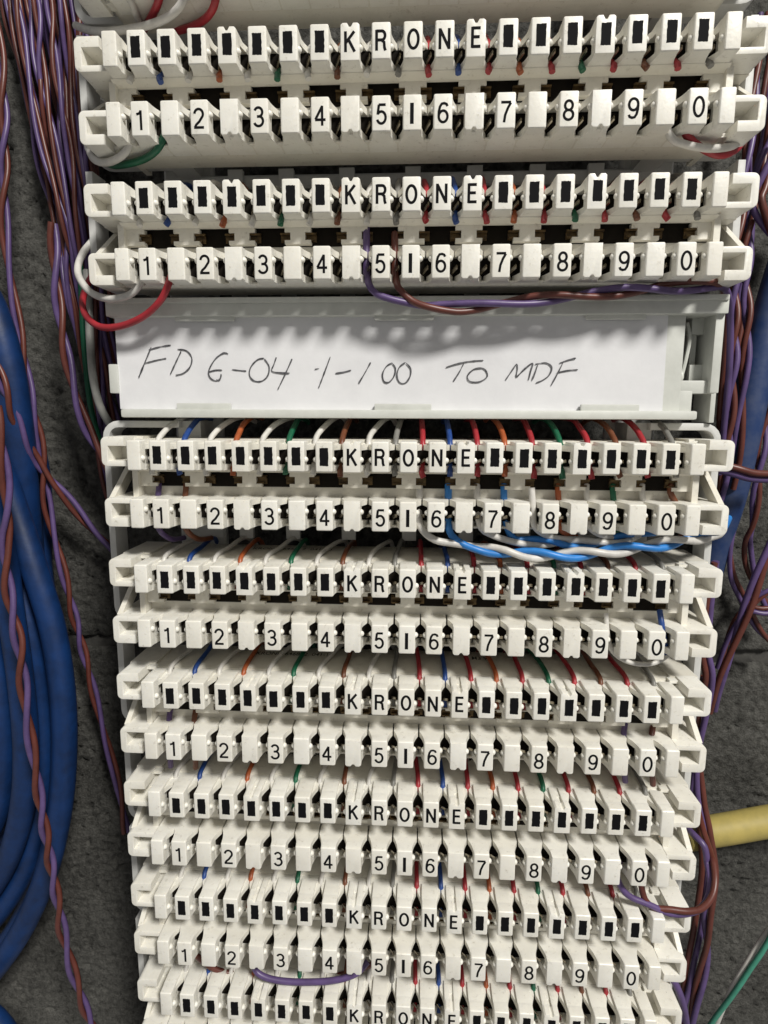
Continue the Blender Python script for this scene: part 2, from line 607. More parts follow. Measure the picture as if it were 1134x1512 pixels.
STROKE = {   # condensed sans strokes, height 1
    '0': [ell(0, 0, .235, .44, 90, 450, 26)],
    '1': [[(.06, -.5), (.06, .46)], [(.07, .45), (.0, .32), (-.17, .27)]],
    '2': [ell(0, .20, .225, .245, 175, -25, 14) + [(.02, -.16), (-.15, -.31), (-.22, -.44)], [(-.27, -.445), (.26, -.445)]],
    '3': [ell(-.01, .225, .205, .22, 160, -85, 14), ell(-.01, -.205, .235, .24, 85, -160, 16), [(-.09, .015), (.02, .015)]],
    '4': [[(.10, -.5), (.10, .45)], [(.11, .44), (-.25, -.20)], [(-.27, -.215), (.28, -.215)]],
    '5': [[(.22, .445), (-.14, .445)], [(-.13, .45), (-.19, -.02)], ell(-.005, -.16, .225, .285, 140, -160, 18)],
    '6': [ell(.0, -.175, .225, .27, 90, 450, 22), [(.21, .30), (.17, .40), (.05, .445), (-.08, .42), (-.17, .28), (-.22, .05), (-.225, -.15)]],
    '7': [[(-.25, .445), (.25, .445)], [(.24, .42), (.10, .18), (-.03, -.15), (-.08, -.5)]],
    '8': [ell(0, .225, .19, .22, 90, 450, 20), ell(0, -.215, .23, .23, 90, 450, 20)],
    '9': [ell(.0, .175, .225, .27, 90, 450, 22), [(-.21, -.30), (-.17, -.40), (-.05, -.445), (.08, -.42), (.17, -.28), (.22, -.05), (.225, .15)]],
    'K': [[(-.23, -.5), (-.23, .5)], [(.24, .49), (-.21, -.05)], [(-.07, .10), (.26, -.49)]],
    'R': [[(-.23, -.5), (-.23, .5)], [(-.24, .44), (.05, .44)] + ell(.05, .225, .17, .215, 80, -80, 8) + [(-.22, .01)], [(.03, .01), (.17, -.10), (.19, -.35), (.24, -.5)]],
    'O': [ell(0, 0, .26, .44, 90, 450, 26)],
    'N': [[(-.24, -.5), (-.24, .5)], [(.24, -.5), (.24, .5)], [(-.24, .46), (.24, -.46)]],
    'E': [[(-.2, -.5), (-.2, .5)], [(-.22, .44), (.22, .44)], [(-.2, .02), (.18, .02)], [(-.22, -.44), (.23, -.44)]]}


def glyph_mesh(ch, h, w):
    def fn(bm):
        for q, st in enumerate(STROKE[ch]):
            p = [Vector((x * h, 0, y * h)) for x, y in st]
            closed = (p[0] - p[-1]).length < 1e-4
            m = len(p)
            rows = []
            for i in range(m):
                a = p[i - 1] if i else (p[m - 2] if closed else p[0])
                b = p[i + 1] if i < m - 1 else (p[1] if closed else p[i])
                t = (b - a).normalized()
                nr = Vector((-t.z, 0, t.x)) * w / 2
                y = -0.018 - q * 0.004
                rows.append((bm.verts.new((p[i].x + nr.x, y, p[i].z + nr.z)), bm.verts.new((p[i].x - nr.x, y, p[i].z - nr.z))))
            for (a, b), (c, d) in zip(rows, rows[1:]):
                bm.faces.new((a, b, d, c))
    return mesh_of('print', 'ink', fn, smooth=False)


GLYPH = {c: glyph_mesh(c, 3.45 if c.isdigit() else 3.3, .45 if c.isdigit() else .50) for c in STROKE}
GLYPH['I'] = BAR
PRINT_A = txt_mesh('KRONE  6468  2  041-10', 1.25, 1.0, 0.05, mat_='faint')
PRINT_B = txt_mesh('M3 95', 1.25, 1.0, 0.05, mat_='faint')
for me in (PRINT_A, PRINT_B):                        # lie flat on the top of the body
    for v in me.vertices:
        v.co = Vector((v.co.x, v.co.z * 1.5, 0))

UP = {8: 'K', 9: 'R', 10: 'O', 11: 'N', 12: 'E'}
LOW = {1: '1', 3: '2', 5: '3', 7: '4', 9: '5', 10: 'I', 11: '6', 13: '7', 15: '8', 17: '9', 19: '0'}
MODS = {
    0: 'ivory terminal block cut off by the top edge, only its underside showing',
    1: 'topmost complete ivory terminal block, white and green wires looping under its left end',
    2: 'ivory terminal block directly above the handwritten paper label',
    3: 'ivory terminal block directly below the handwritten paper label',
    4: 'ivory terminal block directly under the blue and white twisted wires',
    5: 'third ivory terminal block below the paper label, above the one beside the yellow cable',
    6: 'ivory terminal block whose right end touches the yellow cable',
    7: 'ivory terminal block with a violet and brown wire loop across its right end',
    8: 'lowest ivory terminal block, cut off by the bottom edge of the photo'}


def module(n):
    z = top(n)
    root = thing('terminal_block', (0, 0, z), MODS[n], 'terminal block', 'ivory terminal blocks stacked on the grey frame')
    body = put('body', BODY, root)
    pa = put('print', PRINT_A, body, (-26.5, 17.0, 3.05))
    pb = put('print', PRINT_B, body, (17.0, 17.2, 3.05))
    put('cavity_shade', CAVITY_SHADE, root)
    for t in range(1, 21, 2):
        put('test_contact', SPRING, root, ((t - 10) * T, 0, 0))
    for lower in (False, True):
        dz = -SP if lower else 0
        for s, k in ((-1, 'L'), (1, 'R')):
            put('end_tooth', TOOTH[lower, k], root, (s * 54.45, 0.05, dz))
            put('end_bracket', BRACKET[s, lower], root, (0, 0, dz))
        for t in range(1, 20):
            x = (t - 10) * T
            tt = put('tooth', TOOTH[lower, t in (4, 8, 12, 16)], root, (x + random.uniform(-.05, .05), random.uniform(0, .06), dz))
            if lower:
                if t in LOW:
                    g = put('black_mark' if t == 10 else 'numeral', GLYPH[LOW[t]], tt, (random.uniform(-.08, .08), 0, -0.2 + random.uniform(-.07, .07)))
            elif t in UP:
                put('letter', GLYPH[UP[t]], tt, (random.uniform(-.06, .06), 0, -0.02 + random.uniform(-.06, .06)))
            else:
                put('black_mark', random.choice(MARKS), tt, (random.uniform(-.1, .1), 0, 0.05 + random.uniform(-.1, .1)))
        for k in range(1, 21):
            put('slot_contact', BLADE, root, ((k - 10.5) * T, 0, dz + (0.2 if lower else -0.3)))
    return root


for n in range(0, 9):
    module(n)

# ------------------------------------------------------------------ mounting frame
frame = thing('mounting_frame', (0, 0, top(8)), 'pale grey mounting frame with rounded wire guides behind the terminal blocks', 'frame')
FZ = top(8)
for s in (-1, 1):
    xs = sorted((s * 44.0, s * 55.0))
    put('side_rail', mesh_of('side_rail', 'frame', lambda bm: bm_box(bm, xs[0], xs[1], 23.5, 26, -30, 265, .5, 1)), frame)


def guide_shape(s, loop):
    xo = -67.2 if s < 0 else 64.6

    def fn(bm):
        z0, z1, r, w = -13.7, 6.7, 3.6, 1.5
        X = abs(xo)
        if loop:
            outer = [(50, z0)] + arc(X - r, z0 + r, r, -90, 0) + arc(X - r, z1 - r, r, 0, 90) + [(50, z1)]
            inner = [(50, z1 - w)] + arc(X - r, z1 - r, r - w, 90, 0) + arc(X - r, z0 + r, r - w, 0, -90) + [(50, z0 + w)]
        else:
            outer = [(50, z0)] + arc(X - r, z0 + r, r, -90, 0) + [(X, z1 + 3), (X - w, z1 + 3)]
            inner = arc(X - r, z0 + r, r - w, 0, -90) + [(50, z0 + w)]
        pts = [(s * x, z) for x, z in outer + inner]
        bm_prism(bm, pts, 13.0, 18.5, 'd', r=0.3)
        xs = sorted((s * 46, s * 51))
        bm_box(bm, xs[0], xs[1], 15, 23.6, z0 + .02, z0 + 4)
        if loop:
            bm_box(bm, xs[0], xs[1], 15, 23.6, z1 - 4, z1 - .02)
    return fn


GUIDE = {(s, lp): mesh_of('wire_guide', 'frame', guide_shape(s, lp)) for s in (-1, 1) for lp in (False, True)}
CROSS = mesh_of('cross_bar', 'frame', lambda bm: (bm_box(bm, -46.2, 46.2, 21.5, 23.6, -16.4, -13.6, .4, 1), [bm_box(bm, x - 1.6, x + 1.6, 20.2, 21.6, -20.5, -13) for x in (-38, -27, -14, 0, 13, 26, 38)]))
for n in range(0, 9):
    for s in (-1, 1):
        put('wire_guide', GUIDE[s, n == 3], frame, (0, 0, top(n) - FZ))
    put('cross_bar', CROSS, frame, (0, 0, top(n) - FZ))

# ------------------------------------------------------------------ label holder and paper
holder = thing('label_holder', (0, 8, -65), 'pale grey plastic holder with clip tabs gripping the handwritten paper label', 'label holder')


def H(bm, x0, x1, d0, d1, z0, z1, r=0.25):
    bm_box(bm, x0, x1, d0 - 8, d1 - 8, z0 + 65, z1 + 65, r, 2)


put('back_plate', mesh_of('back_plate', 'grey', lambda bm: (H(bm, -61.3, 54.4, 10.15, 12.5, -63.9, -42.6), H(bm, 54.2, 56.8, 10.2, 12.4, -63.9, -59.6), H(bm, 54.3, 61.2, 10.25, 12.4, -60.2, -57.6))), holder)
put('top_rail', mesh_of('top_rail', 'grey', lambda bm: (H(bm, -62.2, 61.4, 7.9, 20, -45.05, -42.0, .3), H(bm, -61.8, 61.2, 7.4, 9, -42.6, -41.5, .3))), holder)
put('bottom_rail', mesh_of('bottom_rail', 'grey', lambda bm: (H(bm, -60.2, 57.0, 7.6, 16, -65.4, -63.65, .5),)), holder)
put('side_frame', mesh_of('side_frame', 'grey', lambda bm: (H(bm, 59.6, 61.3, 9.0, 20, -60.1, -44.9, .2), H(bm, 61.25, 62.3, 12, 20, -66, -42.5, .2), H(bm, 57.2, 59.7, 14, 20, -48.2, -44.9, .1), H(bm, 57.0, 59.7, 13, 18, -57.8, -54.3, .1), H(bm, 57.6, 58.8, 15, 18, -54.5, -48.1, .1))), holder)
put('spring_clip', mesh_of('spring_clip', 'grey', lambda bm: (bm_tube(bm, smooth_path([V(56.2, 6, 19), V(56.6, 5.2, 16), V(56.2, 5.0, 12.5), V(55.6, 5, 9.0), V(55.0, 4.6, 7.6)], .5), .42, 8), bm_ball(bm, (55.1, 4.6, 8.3), .7, .8, 1.1))), holder)
put('side_clip', mesh_of('side_clip', 'grey', lambda bm: H(bm, -63.1, -61.2, 9.4, 13, -60.4, -54.4, .3)), holder)
TABS_T = [(258, 345), (553, 641), (866, 955)]
TABS_B = [(262, 341), (553, 637), (857, 943)]
for a, b in TABS_T:
    x0, x1 = at(a, 455, 9).x, at(b, 455, 9).x
    put('clip_tab', mesh_of('clip_tab', 'grey', lambda bm: H(bm, x0, x1, 8.6, 9.6, -45.9, -43.5, .2)), holder)
for a, b in TABS_B:
    x0, x1 = at(a, 602, 9).x, at(b, 602, 9).x
    put('clip_tab', mesh_of('clip_tab', 'grey', lambda bm: H(bm, x0, x1, 8.5, 9.6, -64.0, -62.4, .2)), holder)


def paper_shape(bm):
    A, B, C, D_ = (-61.3, -63.62), (51.0, -63.75), (50.8, -43.2), (-61.4, -43.7)
    nx, nz_ = 60, 12
    g = []
    for j in range(nz_ + 1):
        row = []
        for i in range(nx + 1):
            u, v = i / nx, j / nz_
            x = (A[0] * (1 - u) + B[0] * u) * (1 - v) + (D_[0] * (1 - u) + C[0] * u) * v
            z = (A[1] * (1 - u) + B[1] * u) * (1 - v) + (D_[1] * (1 - u) + C[1] * u) * v
            y = 10.0 - 0.05 + noise.noise(Vector((x * .07, z * .12, 2))) * .08
            row.append(bm.verts.new((x, y - 9.9, z + 53.6)))
        g.append(row)
    fs = []
    for j in range(nz_):
        for i in range(nx):
            fs.append(bm.faces.new((g[j][i], g[j][i + 1], g[j + 1][i + 1], g[j + 1][i])))
    r = bmesh.ops.extrude_face_region(bm, geom=fs)
    for v in [e for e in r['geom'] if isinstance(e, bmesh.types.BMVert)]:
        v.co.y += 0.09


paper = tag(put('paper_label', mesh_of('paper_label', 'paper', paper_shape), None, (0, 9.9, -53.6)),
            'white paper strip handwritten FD G-04 1-100 TO MDF in the grey holder', 'paper label')


def c6(*q):
    return [(x / 2.268 + 120, y / 2.268 + 420) for x, y in q]


def c7(*q):
    return [(x / 2.1236 + 600, y / 2.1236 + 420) for x, y in q]


STROKES = [c6((234, 210), (214, 258), (192, 312)), c6((226, 219), (262, 209), (300, 203)), c6((212, 264), (250, 254), (285, 247)),
           c6((334, 224), (316, 262), (298, 301)), c6((322, 217), (352, 222), (370, 246), (364, 276), (342, 297), (316, 304)),
           c6((492, 233), (478, 229), (452, 246), (432, 276), (426, 298), (434, 315), (452, 323), (466, 314), (468, 300)), c6((426, 293), (450, 287), (472, 287)), c6((452, 318), (460, 322), (466, 316)),
           c6((505, 285), (530, 288), (553, 290)),
           c6((612, 247), (590, 252), (568, 276), (563, 303), (577, 322), (603, 324), (624, 306), (629, 275), (613, 249)),
           c6((653, 244), (645, 268), (638, 290), (668, 296), (698, 297)), c6((706, 249), (684, 298), (658, 352)),
           c6((782, 284), (797, 281)), c6((834, 242), (814, 296), (795, 346)), c6((851, 298), (878, 294), (904, 287)), c6((969, 261), (950, 296), (929, 331)),
           c6((1042, 262), (1022, 274), (1009, 300), (1014, 325), (1031, 327), (1048, 306), (1052, 280), (1041, 264)),
           c6((1086, 261), (1066, 276), (1057, 304), (1066, 328), (1085, 330), (1101, 308), (1103, 282), (1088, 263)),
           c7((124, 260), (160, 249), (200, 241), (242, 238)), c7((181, 246), (166, 275), (148, 303)),
           c7((238, 262), (212, 266), (192, 286), (199, 304), (230, 305), (254, 288), (248, 268), (236, 262)),
           c7((311, 300), (330, 272), (346, 250), (348, 268), (345, 290), (370, 266), (396, 247), (390, 272), (383, 300)),
           c7((412, 252), (404, 276), (394, 301)), c7((404, 250), (438, 246), (456, 260), (448, 284), (428, 300), (406, 309)),
           c7((494, 240), (476, 276), (454, 317)), c7((480, 247), (505, 238), (532, 231)), c7((472, 277), (505, 270), (538, 267))]


def ink_shape(bm):
    for s in STROKES:
        p = smooth_path([at(x, y, 9.75) + Vector((0, -9.9 + random.uniform(0, .01), 53.6)) for x, y in s], .35)
        T_, _ = frames(p)
        L = []
        for i, (q, t) in enumerate(zip(p, T_)):
            w = (0.135 + 0.085 * noise.noise(q * .9) + .03 * noise.noise(q * 4)) * (0.55 if i in (0, len(p) - 1) else 1)
            nrm = Vector((-t.z, 0, t.x)) * w
            L.append((bm.verts.new(q + nrm), bm.verts.new(q - nrm)))
        for (a, b), (c, d) in zip(L, L[1:]):
            bm.faces.new((a, b, d, c))


put('handwriting', mesh_of('handwriting', 'pencil', ink_shape, smooth=False), paper)

# ------------------------------------------------------------------ wires
BL = {0: 'block at the top edge', 1: 'topmost whole block', 2: 'block above the paper label', 3: 'block below the paper label', 4: 'block under the blue-white twist',
      5: 'third block below the label', 6: 'block beside the yellow cable', 7: 'block with the violet-brown loop', 8: 'lowest block'}
ORD = ['first', 'second', 'third', 'fourth', 'fifth', 'sixth', 'seventh']
PAIR = ['white', 'blue', 'white', 'orange', 'white', 'green', 'white', 'brown', 'white', 'slate', 'red', 'blue', 'red', 'orange', 'red', 'green', 'red', 'brown', 'red', 'slate']


def place(k):
    if k <= 7:
        return 'left of the %s black square' % ORD[k - 1]
    if k <= 12:
        return 'left of the letter %s' % 'KRONE'[k - 8]
    if k <= 19:
        return 'left of %s square after E' % ORD[k - 13]
    return 'right of the last black square'


def wire(name, pts, r, colour, label, cat='wire', group=None, parent=None, step=.7, seg=8):
    o0 = pts[0].copy() if parent is None else Vector((0, 0, 0))
    path = smooth_path([p - o0 for p in pts], step)
    me = mesh_of(name, colour, lambda bm: bm_tube(bm, path, r, seg), flat_angle=1.2)
    o = put(name, me, parent, o0)
    if label:
        tag(o, label, cat, group)
    return o


for n in range(1, 9):
    z = top(n)
    for k in range(1, 21):
        x = (k - 10.5) * T
        j = lambda a: random.uniform(-a, a)
        bow = (3.6 if k <= 10 else -0.6) if k % 2 else (0.8 if k <= 10 else -1.2)
        c = PAIR[k - 1]
        b1 = bow + j(.7)
        pts = [V(x + b1 * 1.5 + j(.6), 25, z + 1.0 + j(.5)), V(x + b1 * 1.25, 22.6, z + 3.9), V(x + b1 * .85, 19.5, z + 4.5 + j(.4)), V(x + b1 * .35, 14, z + 3.9 + j(.25)), V(x + b1 * .07, 9.6, z + 3.55),
               V(x, 7.4, z + 3.0), V(x + j(.1), 6.6, z + 1.6), V(x + j(.1), 6.4, z - .6), V(x, 4.9, z - 2.3)] + ([V(x + j(.2), 3.75, z - 3.2), V(x + j(.3), 3.45, z - 3.7 - abs(j(.5)))] if n < 4 else [V(x, 4.5, z - 2.9)])
        if n < 3:      # these rise in an arch behind the teeth
            pts[:5] = [V(x + b1 * 1.3, 25, z + 3), V(x + b1 * 1.1, 21, z + 5.6 + j(.6)), V(x + b1 * .8, 16.5, z + 6.9 + j(.8)), V(x + b1 * .35, 12, z + 6.2 + j(.5)), V(x + b1 * .07, 9.0, z + 4.2)]
        elif n == 3:
            pts[:5] = [V(x + b1 * 1.3, 26, z + 7 + j(1)), V(x + b1 * 1.1, 21, z + 7.6 + j(.4)), V(x + b1 * .75, 16, z + 7.2), V(x + b1 * .35, 11.5, z + 5.6 + j(.3)), V(x + b1 * .07, 9.0, z + 4.1)]
        wire(c + '_wire', pts, .6 if n < 4 else .53, c, '%s wire %s, %s' % (c if c != 'slate' else 'grey', place(k), BL[n]), group='wires pressed into the upper slots', step=.9, seg=7)


def twist(name, pts, r, cols, label, period, cat='wire pair', group=None, phase=0.0, sep=1.02, loose=.5, lead=None, tail=None, step=.8):
    """two wires wound round each other along a path"""
    o0 = pts[0].copy()
    path = smooth_path([p - o0 for p in pts], step)
    T_, N_ = frames(path)
    L = 0
    A, B = [], []
    for i, p in enumerate(path):
        if i:
            L += (path[i] - path[i - 1]).length
        q_ = noise.noise(Vector((L * .022, phase * 7.3, 1.7)))
        a = phase + 2 * math.pi * (L + q_ * .55 * period) / period
        b = T_[i].cross(N_[i])
        gap = 1.0 + max(0, noise.noise(Vector((L * .05, phase * 3.1, 5.2)))) * loose
        o = (N_[i] * math.cos(a) + b * math.sin(a)) * r * sep * gap
        p = p + Vector((noise.noise(Vector((L * .06, phase, 8.8))), 0, noise.noise(Vector((L * .06, phase, 3.3))))) * r * .7 * loose
        A.append(p + o)
        B.append(p - o)
    root = thing(name, o0, label, cat, group)
    for w, (q, c) in enumerate(((A, cols[0]), (B, cols[1]))):
        if lead and lead[w]:
            pre = smooth_path([p - o0 for p in lead[w]] + [q[0]], step)[:-1]
            q = pre + q
            # round off the join
            m = len(pre)
            for _ in range(6):
                q = q[:1] + [(q[i - 1] + q[i] * 2 + q[i + 1]) / 4 if abs(i - m) < 7 else q[i] for i in range(1, len(q) - 1)] + q[-1:]
        if tail and tail[w]:
            q = q + smooth_path([q[-1]] + [p - o0 for p in tail[w]], step)[1:]
        put(c + '_wire', mesh_of(c + '_wire', c, lambda bm: bm_tube(bm, q, r, 8), flat_angle=1.2), root)
    return root


def P(*a):
    return [at(*q) for q in a]


# loops at the ends of the two top blocks
wire('white_wire', P((212, 405, 4), (206, 420, 3.6), (190, 436, 4), (160, 441, 5), (132, 430, 7), (115, 403, 9), (122, 375, 12), (142, 350, 16), (160, 325, 22)), .72, 'white', 'white wire looping round the left end of the block above the paper label')
wire('red_wire', P((252, 408, 4), (247, 424, 3.6), (236, 445, 4), (212, 467, 5), (180, 481, 6), (150, 483, 7), (130, 470, 9), (122, 450, 12), (127, 425, 17), (140, 400, 22)), .70, 'red', 'red wire loop hanging over the left end of the paper label')
wire('white_wire', P((200, 190, 4), (194, 207, 4), (184, 226, 5), (165, 238, 7), (146, 239, 9), (134, 228, 12), (131, 205, 18)), .74, 'white', 'white wire looping under the digit one of the topmost whole block')
wire('green_wire', P((246, 190, 4), (240, 207, 4), (230, 223, 5), (212, 235, 7), (188, 242, 9), (166, 244, 13), (150, 236, 20)), .70, 'green', 'dark green wire looping under the left end of the topmost whole block')
wire('red_wire', P((1006, 185, 4), (1014, 200, 4.5), (1032, 216, 6), (1058, 228, 8), (1080, 225, 10), (1095, 208, 15), (1090, 180, 22)), .72, 'red', 'red wire looping under the right end of the topmost whole block')
wire('white_wire', P((985, 190, 4), (995, 207, 4), (1028, 217, 5), (1060, 219, 6), (1086, 213, 8), (1099, 196, 14), (1095, 170, 22)), .72, 'white', 'white wire looping under digit zero of the topmost whole block')
# wires under the block at the top edge
wire('white_wire', P((186, -12, 3), (196, 8, 6), (204, 28, 10), (214, 44, 15)), .7, 'white', 'short white wire at the top edge above the first black squares')
wire('white_wire', P((275, -10, 3), (262, 14, 4), (232, 33, 6), (185, 44, 9), (140, 46, 12), (112, 38, 18)), .75, 'white', 'long white wire curving leftwards under the block at the top edge')
wire('red_wire', P((237, -10, 3), (232, 8, 5), (222, 28, 9), (210, 48, 14)), .7, 'red', 'short red wire at the top edge between two white wires')
wire('red_wire', P((320, -10, 3), (314, 14, 5), (296, 33, 9), (262, 46, 14), (230, 50, 18)), .7, 'red', 'red wire curving leftwards under the block at the top edge')

# violet and brown pair over the label
twist('jumper_pair', P((625, 452, 3.2), (680, 455, 3.6), (740, 449, 4), (800, 442, 4), (860, 436, 4), (930, 429, 4.5), (1000, 424, 5), (1052, 421, 6)), .68, ('violet', 'rust'),
      'violet and brown twisted wires crossing just above the paper label', 28, phase=2.4,
      lead=(P((541, 337, 7), (541, 352, 6), (541, 372, 5.6), (541, 400, 5), (545, 420, 3.4), (556, 434, 3), (582, 443, 3)), P((583, 345, 7), (583, 355, 6), (583, 378, 5.6), (583, 402, 5), (588, 424, 3.4), (597, 436, 3), (612, 448, 3))),
      tail=(P((1072, 428, 10), (1078, 470, 16), (1077, 540, 20), (1070, 620, 24), (1062, 700, 28)), P((1068, 430, 11), (1070, 470, 18), (1068, 540, 24), (1062, 620, 28))))
# blue and white pairs under the block below the label
twist('jumper_pair', P((705, 810, 3.2), (760, 817, 3.2), (820, 820, 3.2), (880, 816, 3.4), (940, 809, 3.6), (1000, 800, 4), (1045, 790, 6)), .74, ('sky', 'white'),
      'front pair of twisted blue and white wires hanging under the block below the label', 17.5, loose=.1, phase=.3,
      lead=(P((662, 716, 7.4), (662, 728, 6.6), (662, 755, 6.6), (664, 785, 3.6), (680, 803, 3.2)), P((619, 716, 7.4), (619, 728, 6.6), (619, 748, 6.4), (621, 778, 3), (642, 797, 2.8), (675, 803, 3))),
      tail=(P((1066, 782, 12), (1076, 765, 22)), P((1064, 788, 14), (1070, 772, 24))))
twist('jumper_pair', P((760, 800, 5), (810, 801, 5.5), (860, 803, 5.5), (910, 797, 6), (955, 786, 7), (985, 774, 9)), .70, ('sky', 'white'),
      'rear pair of twisted blue and white wires, darker, under digits eight and nine', 17, loose=.1, phase=2.1,
      lead=(P((744, 716, 7.4), (744, 728, 6.6), (745, 760, 6.6), (750, 785, 4.4)), P((704, 716, 7.4), (704, 728, 6.6), (705, 750, 6.4), (711, 780, 3.6), (735, 794, 4.2))),
      tail=(P((1010, 768, 18),), P((1005, 772, 18),)))
wire('white_wire', P((785, 720, 3.6), (787, 750, 3.4), (790, 778, 3.8), (815, 793, 5), (860, 796, 7), (905, 790, 10), (950, 780, 16)), .66, 'white', 'white wire beside the digit eight below the paper label')
wire('orange_wire', P((824, 716, 7.4), (824, 728, 6.6), (826, 755, 6.6), (828, 782, 5), (850, 792, 9)), .62, 'orange', 'orange wire tucked behind the digit eight below the paper label')
wire('white_wire', P((866, 716, 7.4), (866, 728, 6.6), (868, 752, 6.6), (872, 780, 4), (900, 793, 6), (945, 790, 10)), .62, 'white', 'white wire passing down left of the digit nine below the paper label')
wire('green_wire', P((905, 716, 7.4), (905, 728, 6.6), (908, 756, 6.6), (912, 786, 6)), .62, 'green', 'green wire tucked behind the digit nine below the paper label')
wire('white_wire', P((948, 716, 7.4), (948, 728, 6.6), (950, 756, 6.6), (946, 786, 5), (925, 800, 8)), .62, 'white', 'white wire passing down left of the digit zero below the paper label')
wire('brown_wire', P((990, 716, 7.4), (990, 728, 6.6), (1003, 752, 6.6), (1018, 782, 6), (1000, 796, 10)), .62, 'brown', 'brown wire right of the digit zero below the paper label')
for (x, y, c, lb) in ((232, 722, 'violet', 'violet wire entering left of the digit one below the paper label'), (272, 722, 'brown', 'brown wire entering right of the digit one below the paper label')):
    wire(c + '_wire', P((x + 3, y - 8, 7.6), (x + 2, y + 6, 6), (x, y + 22, 6.6), (x, y + 48, 6.4), (x + 6, y + 64, 7), (x + 22, y + 74, 11), (x + 40, y + 72, 17)), .6, c, lb)
wire('white_wire', P((895, 905, 5), (897, 935, 3.8), (905, 962, 3.4), (930, 978, 3.4), (962, 980, 3.4), (985, 968, 5), (992, 950, 9)), .5, 'white', 'thin white wire looping under the first digit zero beneath the blue-white twist')
wire('blue_wire', P((974, 902, 6), (976, 915, 4.6), (980, 940, 4), (984, 965, 5)), .6, 'blue', 'short blue wire beside the digit zero on the block under the twisted pair')
for (x, y, c, lb) in ((250, 1054, 'violet', 'violet wire end left of digit one on third block below label'), (287, 1056, 'brown', 'dark wire end right of digit one on third block below label'),
                      (921, 1076, 'violet', 'violet wire end left of digit zero on third block below label'), (962, 1081, 'rust', 'brown wire end right of digit zero on third block below label')):
    wire(c + '_wire', P((x + 2, y - 8, 8), (x, y + 6, 6.4), (x, y + 25, 5.8), (x + 1, y + 50, 5.8), (x + 2, y + 78, 7)), .62, c, lb)
# violet and brown loop at the right of the seventh block
twist('jumper_pair', P((985, 1345, 2.2), (1012, 1349, 2.0), (1036, 1341, 2.0), (1050, 1322, 3), (1053, 1298, 5), (1049, 1272, 8)), .70, ('violet', 'rust'),
      'violet and brown wire loop across the right end of a lower terminal block', 60, phase=1.5,
      lead=(P((908, 1262, 4), (910, 1290, 3.6), (919, 1313, 3), (934, 1326, 2.6), (958, 1335, 2.4)), P((944, 1268, 4), (946, 1296, 3.6), (950, 1322, 3), (962, 1342, 2.6))),
      tail=(P((1040, 1250, 9), (1026, 1234, 11), (1012, 1220, 16)), P((1046, 1250, 12), (1038, 1225, 16), (1030, 1195, 22))))
wire('violet_wire', P((373, 1405, 6), (374, 1420, 4.6), (380, 1436, 3.8), (402, 1446, 3.4), (440, 1450, 3.4), (490, 1448, 3.4), (525, 1438, 4), (543, 1420, 5.5)), .72, 'violet', 'violet wire sagging under digits three and four near the bottom edge')
wire('rust_wire', P((280, 1402, 5), (320, 1432, 6.5), (380, 1440, 8), (440, 1441, 8), (500, 1440, 8), (560, 1420, 8)), .66, 'rust', 'brown wire behind the violet one under digits three and four')

# ---- left of the blocks
VB = ('violet', 'rust')
twist('jumper_pair', P((-6, 20, 30), (4, 120, 30), (6, 250, 30), (8, 350, 30), (18, 430, 30), (33, 510, 30), (46, 590, 30), (60, 660, 31), (72, 760, 32), (95, 850, 32), (112, 920, 33), (130, 990, 34), (152, 1075, 35), (172, 1150, 36), (186, 1230, 36)), .64, VB,
      'long violet and brown pair running down the wall beside the blue cables', 30, group='jumper pairs running down the wall at the left', phase=.4)
twist('jumper_pair', P((78, 330, 26), (82, 400, 26), (88, 460, 26), (104, 550, 26), (120, 610, 26), (140, 655, 27), (170, 700, 28)), .72, VB,
      'short violet and brown pair curving behind the frame beside the paper label', 24, group='jumper pairs running down the wall at the left', phase=2.1)
twist('jumper_pair', P((-14, 520, 22), (10, 580, 23), (32, 640, 26), (60, 690, 30), (96, 732, 33), (140, 785, 36), (190, 830, 38)), .68, VB,
      'dark violet and brown pair slanting rightwards across the wall below the label', 30, group='jumper pairs running down the wall at the left', phase=1)
twist('jumper_pair', P((-8, 600, 8), (6, 680, 9), (10, 760, 10), (7, 810, 10), (14, 880, 10), (27, 950, 10), (37, 1040, 11), (48, 1110, 12), (58, 1180, 13), (70, 1250, 14), (84, 1330, 16), (98, 1400, 18), (118, 1470, 20), (142, 1530, 22)), .70, ('violet', 'orange' if False else 'rust'),
      'bright violet and brown pair hanging in front of the blue cables', 24, group='jumper pairs running down the wall at the left', phase=.2)
random.seed(21)
for i in range(22):
    x0 = 14 + i * 5.4 + random.uniform(-5, 5)
    x1 = 56 + i * 3.9 + random.uniform(-6, 6)
    x2 = 82 + i * 3.1 + random.uniform(-7, 7)
    d0 = 41.5 - (i % 4) * 2.6
    ye = random.uniform(400, 640) if i > 11 else random.uniform(330, 430)
    xe = 102 + i * 3.0 + random.uniform(-6, 6)
    twist('jumper_pair', P((x0 - 10, -40, d0), (x0, 30, d0), (x0 + (x1 - x0) * .45 + random.uniform(-7, 7), 120, d0 + random.uniform(-2, 2)), (x1, 220, d0), (x2, 330, d0), (xe, max(ye, 420), 36), (xe + 30, max(ye, 420) + 130, 40)), .54, VB,
          'violet and brown pair in the dark bundle left of the top blocks', random.uniform(30, 60), group='jumper pairs in the bundle at the upper left', phase=random.uniform(0, 6))
wire('grey_wire', P((128, 400, 22), (131, 450, 20), (133, 500, 19), (138, 560, 19), (150, 605, 20), (172, 640, 24)), .9, 'silver', 'grey wire curving down beside the left end of the paper label')
wire('green_wire', P((118, 380, 30), (121, 450, 30), (125, 520, 30), (134, 600, 32), (150, 660, 36)), .7, 'green', 'dark green wire behind the grey wire beside the paper label')

